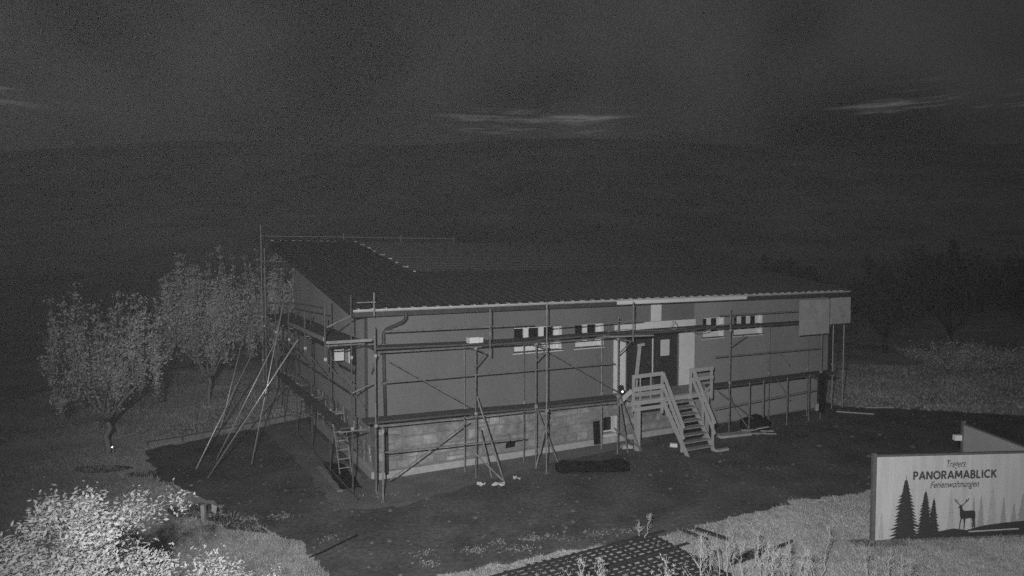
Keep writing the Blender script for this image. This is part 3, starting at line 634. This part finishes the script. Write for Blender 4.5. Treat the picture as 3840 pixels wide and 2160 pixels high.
for i, (x, z0, z1, hw) in enumerate(((2.02, .25, 1.35, .13), (2.62, .3, 1.1, .10), (2.82, .3, 1.12, .12), (3.12, .3, 1.34, .20), (3.42, .3, 1.08, .11), (3.95, .35, 1.15, .22), (.2, .06, .8, .10), (3.7, .3, .9, .12))): spruce(x, z0, z1, hw, 'print_fade2' if i in (0, 3, 6) else 'print_fade', .0015+.0004*i, 20+i)
flat([(.28, .06), (.5, .07), (.95, .1), (1.2, .16), (1.7, .22), (2.1, .28), (2.45, .23), (2.9, .33), (3.4, .38), (SW-.04, .42), (SW-.04, .055), (.28, .055)], 'printed_hill', 'print_dark', .006)
spruce(.82, .06, 1.62, .46, 'print_dark', .0065, 1, 19); spruce(1.34, .07, 1.3, .30, 'print_dark', .007, 2, 17); spruce(1.56, .08, 1.1, .22, 'print_dark', .0075, 3, 15)
# stag silhouette
dx, dz, sc = 2.10, .26, .62
stag = [(.20,0),(.24,0),(.25,.18),(.28,.30),(.34,.33),(.37,.20),(.365,0),(.405,0),(.415,.2),(.44,.32),(.60,.34),(.66,.31),(.70,.22),(.68,.12),(.69,0),(.73,0),(.735,.13),(.76,.02),(.80,.02),(.78,.16),(.775,.26),(.79,.38),(.785,.5),(.75,.57),(.6,.58),(.42,.57),(.33,.6),(.30,.68),(.29,.72),(.33,.74),(.28,.755),(.22,.75),(.155,.70),(.15,.675),(.205,.665),(.21,.55),(.22,.42),(.245,.33),(.215,.2)]
flat([(dx+x*.72, dz+z*.80) for x, z in stag], 'printed_stag', 'print_dark', .0068)
def antler(pts, i): 
    for k, (a, b) in enumerate(zip(pts, pts[1:])):
        ax, az, bx_, bz = dx+a[0]*.72, dz+a[1]*.8, dx+b[0]*.72, dz+b[1]*.8; l = math.hypot(bx_-ax, bz-az); nx, nz = -(bz-az)/l*.011, (bx_-ax)/l*.011
        flat([(ax+nx, az+nz), (ax-nx, az-nz), (bx_-nx, bz-nz), (bx_+nx, bz+nz)], 'printed_antler', 'print_dark', .0071+.0002*k+.0007*i)
antler([(.24,.74),(.16,.80),(.10,.86),(.09,.95)], 0); antler([(.10,.86),(.03,.90),(.02,.97)], 1); antler([(.28,.75),(.36,.80),(.43,.86),(.45,.95)], 2); antler([(.43,.86),(.50,.90),(.52,.97)], 3)
flat([(2.5, .17), (3.85, .20), (3.85, .235), (2.5, .205)], 'printed_line', 'print_fade2', .0098)
def lettering(txt, x0, x1, zb_, hgt, m, shear=0, off=0, rise=0):
    cu = bpy.data.curves.new('text', 'FONT'); cu.body = txt; cu.size = 1; cu.shear = shear; cu.offset = off
    if shear == 0: cu.space_character = 1.18
    t_ = bpy.data.objects.new('text', cu); COL.objects.link(t_); me = bpy.data.meshes.new_from_object(t_); bpy.data.objects.remove(t_)
    n_ = len(me.vertices); co = np.zeros(n_*3, np.float32); me.vertices.foreach_get('co', co); co = co.reshape(-1, 3)
    cap = .7; lo_, hi_ = co[:, 0].min(), co[:, 0].max(); x = x0+(co[:, 0]-lo_)/(hi_-lo_)*(x1-x0); z = zb_+co[:, 1]/cap*hgt + rise*(x-x0)
    co2 = np.stack([x, np.full(n_, -.0095), z], 1); me.vertices.foreach_set('co', co2.ravel()); me.materials.clear(); me.materials.append(MATS[m]); me.update()
    link('lettering', me, pn)
def arc(cx, cy, rx, ry, a0, a1, n=9): return [(cx+rx*math.cos(R(a0+(a1-a0)*i/n)), cy+ry*math.sin(R(a0+(a1-a0)*i/n))) for i in range(n+1)]
GLY = {'P': (.62, [[(.08,0),(.08,1)], [(.08,.94)] + arc(.3,.7,.24,.24,90,-90) + [(.08,.46)]]), 'A': (.86, [[(.06,0),(.43,1)], [(.8,0),(.43,1)], [(.2,.3),(.66,.3)]]),
       'N': (.8, [[(.08,0),(.08,1)], [(.08,1),(.72,0)], [(.72,0),(.72,1)]]), 'O': (.96, [arc(.48,.5,.4,.44,0,360,18)]), 'R': (.7, [[(.08,0),(.08,1)], [(.08,.94)] + arc(.32,.7,.24,.24,90,-90) + [(.08,.46)], [(.3,.46),(.6,0)]]),
       'M': (1.0, [[(.08,0),(.16,1)], [(.16,1),(.5,.2)], [(.5,.2),(.84,1)], [(.84,1),(.92,0)]]), 'B': (.68, [[(.08,0),(.08,1)], [(.08,.94)] + arc(.3,.73,.22,.21,90,-90) + [(.08,.52)], [(.3,.52)] + arc(.32,.28,.25,.24,90,-90) + [(.08,.04)]]),
       'L': (.55, [[(.08,1),(.08,0)], [(.0,.06),(.5,.06)]]), 'I': (.24, [[(.12,0),(.12,1)]]), 'C': (.84, [arc(.48,.5,.4,.44,48,312,14)]), 'K': (.72, [[(.08,0),(.08,1)], [(.64,1),(.12,.45)], [(.26,.6),(.66,0)]])}
def strokes(txt, x0, x1, zb_, hgt, w):
    tot = sum(GLY[c][0]+.12 for c in txt); k_ = (x1-x0)/tot; x = x0; mb = MB(); d = .0088
    for c in txt:
        for st_ in GLY[c][1]:
            d = .0088 if d > .0105 else d+.00025
            pts = [Vector((x+p[0]*k_, zb_+p[1]*hgt)) for p in st_]; Lp, Rp = [], []
            for i, p in enumerate(pts):
                dr_ = (pts[min(i+1, len(pts)-1)]-pts[max(i-1, 0)]).normalized(); nn = Vector((-dr_.y, dr_.x))*w/2; Lp.append(p+nn); Rp.append(p-nn)
            vs_ = [(p.x, -d, p.y) for p in Lp+Rp]; n_ = len(pts); mb.add(vs_, [(n_+i, n_+i+1, i+1, i) for i in range(n_-1)])
        x += (GLY[c][0]+.12)*k_
    mb.obj('lettering', 'print_text', pn)
strokes('PANORAMABLICK', 1.0, 3.22, 1.545, .2, .046)
lettering('Tregers', 1.87, 2.37, 1.83, .185, 'print_text', .35, .004)
lettering('Ferienwohnungen', 1.45, 2.74, 1.325, .165, 'print_text', .35, .008)
sb = empty('signboard', (SW*math.cos(SA)+8.97, 16.82+SW*math.sin(SA)+.08, 0), R(90)); tag(sb, 'plain grey board standing behind the lettered sign at right angles', 'board')
MB().box(.1, 2.52, -.03, 0, .05, 2.2).obj('panel', 'panel_back', sb); MB().box(2.52, 2.6, -.05, .04, 0, 2.32).obj('post', 'sign_frame', sb)
MB().box(.1, 2.52, -.04, .01, 2.2, 2.24).obj('frame_rail', 'sign_frame', sb); MB().box(2.5, 2.62, .06, .26, 1.75, 1.9).obj('bracket_box', 'insulation', sb)

# ------------------------------------------------------------------ plants
def leaf_quads(C, size, rg, up=.25, asp=.5, flat_=None):
    n = len(C); d = rg.normal(size=(n, 3)); d[:, 2] += up
    if flat_ is not None: d[:, 2] *= .45
    d /= np.linalg.norm(d, axis=1, keepdims=True)
    e = rg.normal(size=(n, 3))
    if flat_ is not None:
        nn = np.array(flat_)+rg.normal(size=(n, 3))*.27; e = np.cross(nn, d)
    e -= d*(e*d).sum(1, keepdims=True); e /= np.linalg.norm(e, axis=1, keepdims=True)
    s = size*rg.uniform(.4, 1.5, (n, 1)); a = C; b = C+d*s*.45+e*s*asp*.5; c = C+d*s; f_ = C+d*s*.45-e*s*asp*.5
    V = np.stack([a, b, c, f_], 1).reshape(-1, 3); F = np.arange(4*n).reshape(-1, 4); return V, F
def limb(mb, p, q, r0, r1, wig, rg, n=5):
    pts = []
    for i in range(n+1):
        t = i/n; a = np.array(p)*(1-t)+np.array(q)*t + (rg.normal(size=3)*wig if 0 < i < n else 0); pts.append(tuple(a))
    mb.tube(pts, [r0+(r1-r0)*i/n for i in range(n+1)], 6); return [np.array(x) for x in pts]
def make_tree(name, label, loc, hgt, spread, fork, trunk_r, nl, leaf, seed, mleaf='leaf_tree', shoots=10, group=None, lean=(0, 0), shootlen=1.3, low=.0):
    rg = np.random.default_rng(seed); root = empty(name, loc); mb = MB(); C = []
    top = np.array((lean[0], lean[1], fork)); limb(mb, (0, 0, -.05), top, trunk_r, trunk_r*.75, .03, rg)
    nb = 6
    for i in range(nb):
        az = 2*math.pi*i/nb + rg.uniform(-.4, .4); rr = spread*rg.uniform(.55, .95); hz = fork+(hgt-fork)*rg.uniform(.28, .62)
        end = np.array((top[0]+rr*math.cos(az), top[1]+rr*math.sin(az), hz)); pts = limb(mb, top, end, trunk_r*.55, trunk_r*.2, .1, rg)
        for p in pts[2:]:
            for _ in range(3):
                q = p + np.array((rg.normal()*.45*spread*.5, rg.normal()*.45*spread*.5, rg.uniform(.2, 1.)*(hgt-fork)*.32)); b_ = limb(mb, p, q, trunk_r*.14, trunk_r*.05, .05, rg, 3)
                for w in b_[1:]: C.append((w, .22*spread*.55))
        for _ in range(2): C.append((end+rg.normal(size=3)*(.22*spread, .22*spread, .25), .2*spread*.5))
    for i in range(shoots):
        az = rg.uniform(0, 6.28); rr = spread*math.sqrt(rg.uniform(0, .8)); b0 = np.array((rr*math.cos(az)+top[0], rr*math.sin(az)+top[1], fork+(hgt-fork)*rg.uniform(.18, .66)))
        t1 = b0+np.array((rg.normal()*.15, rg.normal()*.15, shootlen*rg.uniform(.35, 1.2)*(1-.4*rr/spread))); b_ = limb(mb, b0, t1, .022, .006, .03, rg, 6)
        for w in b_: C += [(w, .10), (w, .08), (w, .07)]
    mb.obj('trunk', 'bark_far_dimmed' if mleaf == 'leaf_far' else 'bark', root, True)
    idx = rg.integers(0, len(C), nl); P = np.array([c[0] for c in C])[idx]; S = np.array([c[1] for c in C])[idx]
    P = P + rg.normal(size=(nl, 3))*S[:, None]*np.array((1, 1, .8)); P = P[P[:, 2] > low]
    V, F = leaf_quads(P, leaf, rg); link('crown', npmesh('crown', V, F, mleaf), root)
    return tag(root, label, 'tree', group)
make_tree('fruit_tree', 'leafy fruit tree with forked trunk standing alone at the left', (-14.46, 24.5, 0), 5.3, 1.95, 1.15, .11, 10500, .09, 3, shoots=60, low=1.2, shootlen=2.5)
make_tree('fruit_tree', 'taller fruit tree with upright shoots left of the gable scaffold', (-14.3, 32.5, 0), 6.5, 2.4, 1.3, .09, 16000, .10, 8, shoots=110, low=.35, shootlen=3.1)
make_tree('fruit_tree', 'narrow tree half hidden behind the leaning tubes', (-12.5, 36.5, 0), 6.8, 1.6, 1.4, .09, 9500, .11, 12, shoots=60, low=.3, shootlen=3.0)
k = 0
for x, y, hg, spd in ((27, 50, 7.6, 3.2), (33, 52, 9, 3.8), (39, 50, 8.4, 3.5), (23.5, 58, 7.5, 3)):
    make_tree('background_tree', ['dim rounded tree behind the right end of the house', 'tall dim tree in the dark at the right edge, left of the last one', 'dim tree furthest right in the dark background', 'dim tree directly behind the protective sheets'][k], (x, y, 0), hg, spd, 1.2, .16, 11000, .3, 40+k, 'leaf_far', 26, 'dark trees behind the house on the right', shootlen=2); k += 1
def make_bush(name, label, loc, hgt, spread, nl, leaf, seed, m, group=None, cat='bush', nst=11):
    rg = np.random.default_rng(seed); root = empty(name, loc); mb = MB(); C = []
    for i in range(nst):
        az = rg.uniform(0, 6.28); rr = spread*math.sqrt(rg.uniform(.02, 1)); end = np.array((rr*math.cos(az), rr*math.sin(az), hgt*rg.uniform(.62, 1.02)*(1-.2*(rr/spread)**2)))
        pts = limb(mb, (rr*.15*math.cos(az), rr*.15*math.sin(az), 0), end, .035, .01, .05, rg, 9)
        for p in pts[3:]:
            C.append(p)
            for _ in range(3):
                q = p+np.array((rg.normal()*.28, rg.normal()*.28, rg.uniform(0, .35))); limb(mb, p, q, .008, .003, .02, rg, 3); C += [q, (p+q)/2]
    mb.obj('stem', 'bark', root, True); C = np.array(C); P = C[rg.integers(0, len(C), nl)] + rg.normal(size=(nl, 3))*(.09, .09, .1)
    V, F = leaf_quads(P, leaf, rg, .35, .46, (0, -.25, 1)); link('foliage', npmesh('foliage', V, F, m), root); return tag(root, label, cat, group)
make_bush('bush', 'tall bright leafy bush at the bottom left corner', (-5.35, 8.7, 0), 4.1, 1.0, 110000, .058, 21, 'leaf_near', nst=16)
make_bush('bush', 'bright leafy bush just right of the tallest one at bottom left', (-4.62, 8.7, 0), 3.95, .42, 50000, .056, 22, 'leaf_near', nst=9)
make_bush('bush', 'lower bright leafy bush cut by the left edge', (-6.4, 8.6, 0), 3.5, .75, 56000, .058, 23, 'leaf_near')
make_bush('bush', 'smallest bright leafy bush with white-looking leaves near the drive', (-3.86, 9.1, 0), 3.42, .24, 22000, .05, 24, 'leaf_near', nst=7)
make_bush('bush', 'dim low bush on the grass beyond the drive at the far right', (26.5, 41, 0), 1.7, 3.4, 9000, .13, 25, 'leaf_tree', nst=30)
make_bush('bush', 'dim bush behind the grey board at the right edge', (31, 40, 0), 1.6, 3.0, 7000, .13, 26, 'leaf_tree', nst=26)

# weeds at the bottom: each tall stalk plant its own thing
def weed(x, y, hgt, seed, label, br=10, dry=True, group=None, leafy=0):
    rg = np.random.default_rng(seed); root = empty('weed', (x, y, 0)); mb = MB(); tip = np.array((rg.normal()*.12, rg.normal()*.1, hgt)); pts = limb(mb, (0, 0, 0), tip, .012, .004, .02, rg, 8); C = []
    for i in range(br):
        t = rg.uniform(.35, .95); p = tip*t; ang = rg.uniform(0, 6.28); ln = hgt*.42*(1.1-t)*rg.uniform(.5, 1.2); q = p+np.array((math.cos(ang)*ln*.7, math.sin(ang)*ln*.7, ln*.85)); b_ = limb(mb, p, q, .006, .002, .012, rg, 4)
        for w in b_[1:]: 
            C.append(w)
            for _ in range(2): mb.tube([tuple(w), tuple(w+np.array((rg.normal()*.04, rg.normal()*.04, .07)))], .002, 3, False)
    mb.obj('stem', 'dry_stem', root); C = np.array(C); n_ = leafy or 40; P = C[rg.integers(0, len(C), n_)]+rg.normal(size=(n_, 3))*.02; V, F = leaf_quads(P, .03 if not leafy else .045, rg, .8, .35); link('seed_head' if not leafy else 'leaf_spray', npmesh('seed_head', V, F, 'dry_stem' if not leafy else 'leaf_near'), root)['kind'] = 'stuff'
    return tag(root, label, 'weed', group)
weed(3.6, 13.0, 1.72, 1, 'tall bare dry weed with feathery top beside the steel mats', 16)
weed(4.95, 13.0, 1.6, 2, 'pale forked dry stalk in the middle of the bottom weeds', 12)
weed(1.12, 12.8, 1.5, 3, 'leafy weed standing before the left part of the steel mats', 10, leafy=200)
weed(1.75, 13.2, 1.25, 4, 'low leafy weed in front of the steel mats', 9, leafy=160)
weed(3.0, 12.9, 1.45, 5, 'bushy weed just left of the tall feathery one', 12, leafy=220)
weed(3.34, 16.95, .55, 6, 'thin upright weed at the drive edge above the steel mats', 8)
weed(3.2, 17.05, .4, 7, 'short weed tuft at the drive edge', 8, leafy=60)
rw = random.Random(5)
for i in range(26):
    weed(rw.uniform(4.2, 8.2), rw.uniform(13.2, 15.2), rw.uniform(.75, 1.35), 30+i, 'dry stalk among the dense weeds at the bottom right of the steel mats', rw.randint(5, 9), group='dry stalks at the bottom edge')

# short grass: too many blades to count
def inside(px, py, poly):
    c = np.zeros(len(px), bool); n = len(poly)
    for i in range(n):
        x0, y0 = poly[i]; x1, y1 = poly[(i+1) % n]
        if y0 == y1: continue
        cnd = ((y0 > py) != (y1 > py)) & (px < (x1-x0)*(py-y0)/(y1-y0)+x0); c ^= cnd
    return c
_a = math.atan2(-2.18, -3.75)
MATP = [(3.51+p*math.cos(_a)-q*math.sin(_a), 17.21+p*math.sin(_a)+q*math.cos(_a)) for p, q in ((-.1, -.1), (5.7, -.1), (5.7, 2.8), (-.1, 2.8))]
def grass(name, n, x0, x1, y0, y1, hmin, hmax, seed, label, wdt=.012, avoid=True, clump=1.0):
    rg = np.random.default_rng(seed); x = rg.uniform(x0, x1, n); y = rg.uniform(y0, y1, n)
    if avoid: k_ = ~inside(x, y, DRIVE_W) & ~(inside(x, y, MATP) & (rg.random(n) < .86)); x, y = x[k_], y[k_]
    cl = .5+.5*np.sin(x*2.3+1.7*np.sin(y*1.9))*np.sin(y*2.9+np.sin(x*1.3)*2); n = len(x); hg = rg.uniform(hmin, hmax, n)*(.5+clump*cl)
    az = rg.uniform(0, 6.28, n); le = rg.normal(size=(n, 2))*hg[:, None]*.5; b = np.stack([x, y, np.zeros(n)], 1); s = np.stack([np.cos(az), np.sin(az), np.zeros(n)], 1)*wdt
    V = np.stack([b-s, b+s, b+np.concatenate([le, hg[:, None]], 1)], 1).reshape(-1, 3); F = np.arange(3*n).reshape(-1, 3)
    o = link(name, npmesh(name, V, F, 'grass_blade')); return tag(o, label, 'grass', None, 'stuff')
grass('grass', 230000, -5, 16, 11, 24, .03, .10, 1, 'pale rough grass at the bottom right along the drive', .009)
grass('grass', 130000, -19, -2, 11, 27, .03, .10, 2, 'grass on the left of the drive', .011)
grass('grass', 26000, -24, -4, 26, 42, .05, .14, 3, 'dim grass behind the drive around the left trees', .025)
grass('grass', 26000, 14, 44, 28, 44, .05, .14, 4, 'dim grass beyond the drive at the far right', .03)
# weeds creeping onto the drive edge
rg = np.random.default_rng(9); Cs = []
for x, y, s, n in ((-.9, 16.2, .35, 260), (-.35, 16.7, .25, 140), (.45, 16.9, .3, 220), (-2.1, 16.0, .3, 120), (-1.9, 15.5, .3, 140), (.1, 16.3, .5, 260), (2.2, 17.2, .4, 160), (3.0, 17.4, .4, 140), (-4.6, 16.9, .3, 100), (-6.2, 18.3, .5, 200), (-3.9, 20.0, .9, 120), (1.3, 16.9, .5, 120)):
    Cs.append(np.stack([rg.normal(x, s*.5, n), rg.normal(y, s*.22, n), rg.uniform(.0, .12, n)], 1))
mat('weed_leaf', .21, .85, .3, 3)
V, F = leaf_quads(np.concatenate(Cs), .05, rg, .5, .5); tag(link('ground_weeds', npmesh('ground_weeds', V, F, 'weed_leaf')), 'scattered low leafy weeds along the edge of the dark drive', 'weeds', None, 'stuff')

# scattered stones and clods on the drive
n = 2600; x = rg.uniform(-12, 26, n); y = rg.uniform(15, 32, n); k_ = inside(x, y, DRIVE); x, y = x[k_], y[k_]; n = len(x); s = rg.gamma(1.3, .017, n)+.008
oc = np.array([(1,0,0),(-1,0,0),(0,1,0),(0,-1,0),(0,0,.7)]); V = (np.stack([x, y, np.full(n, .012)], 1)[:, None, :] + oc[None]*s[:, None, None]*rg.uniform(.7, 1.3, (n, 5, 1))).reshape(-1, 3)
F = (np.array([(0,2,4),(2,1,4),(1,3,4),(3,0,4)])[None]+5*np.arange(n)[:, None, None]).reshape(-1, 3); o = link('pebbles', npmesh('pebbles', V, F, 'gravel')); tag(o, 'pebbles and clods strewn over the dark drive', 'pebbles', None, 'stuff')

# ------------------------------------------------------------------ thin mist added to lift the dark tones
hz = MB().box(-1400, 1400, -70, 1400, -1.5, 185).mesh('haze', 'white'); hz.materials.clear()
hm = bpy.data.materials.new('haze'); hm.use_nodes = True; t = hm.node_tree; t.nodes.clear(); mo = t.nodes.new('ShaderNodeOutputMaterial'); pv = t.nodes.new('ShaderNodeVolumePrincipled')
pv.inputs['Color'].default_value = (.95, .95, .95, 1); pv.inputs['Density'].default_value = .00045; pv.inputs['Anisotropy'].default_value = 0; t.links.new(pv.outputs[0], mo.inputs['Volume']); hz.materials.append(hm)
ho = link('haze', hz); tag(ho, 'thin mist added over the whole place to lift its dark tones', 'mist', None, 'stuff')
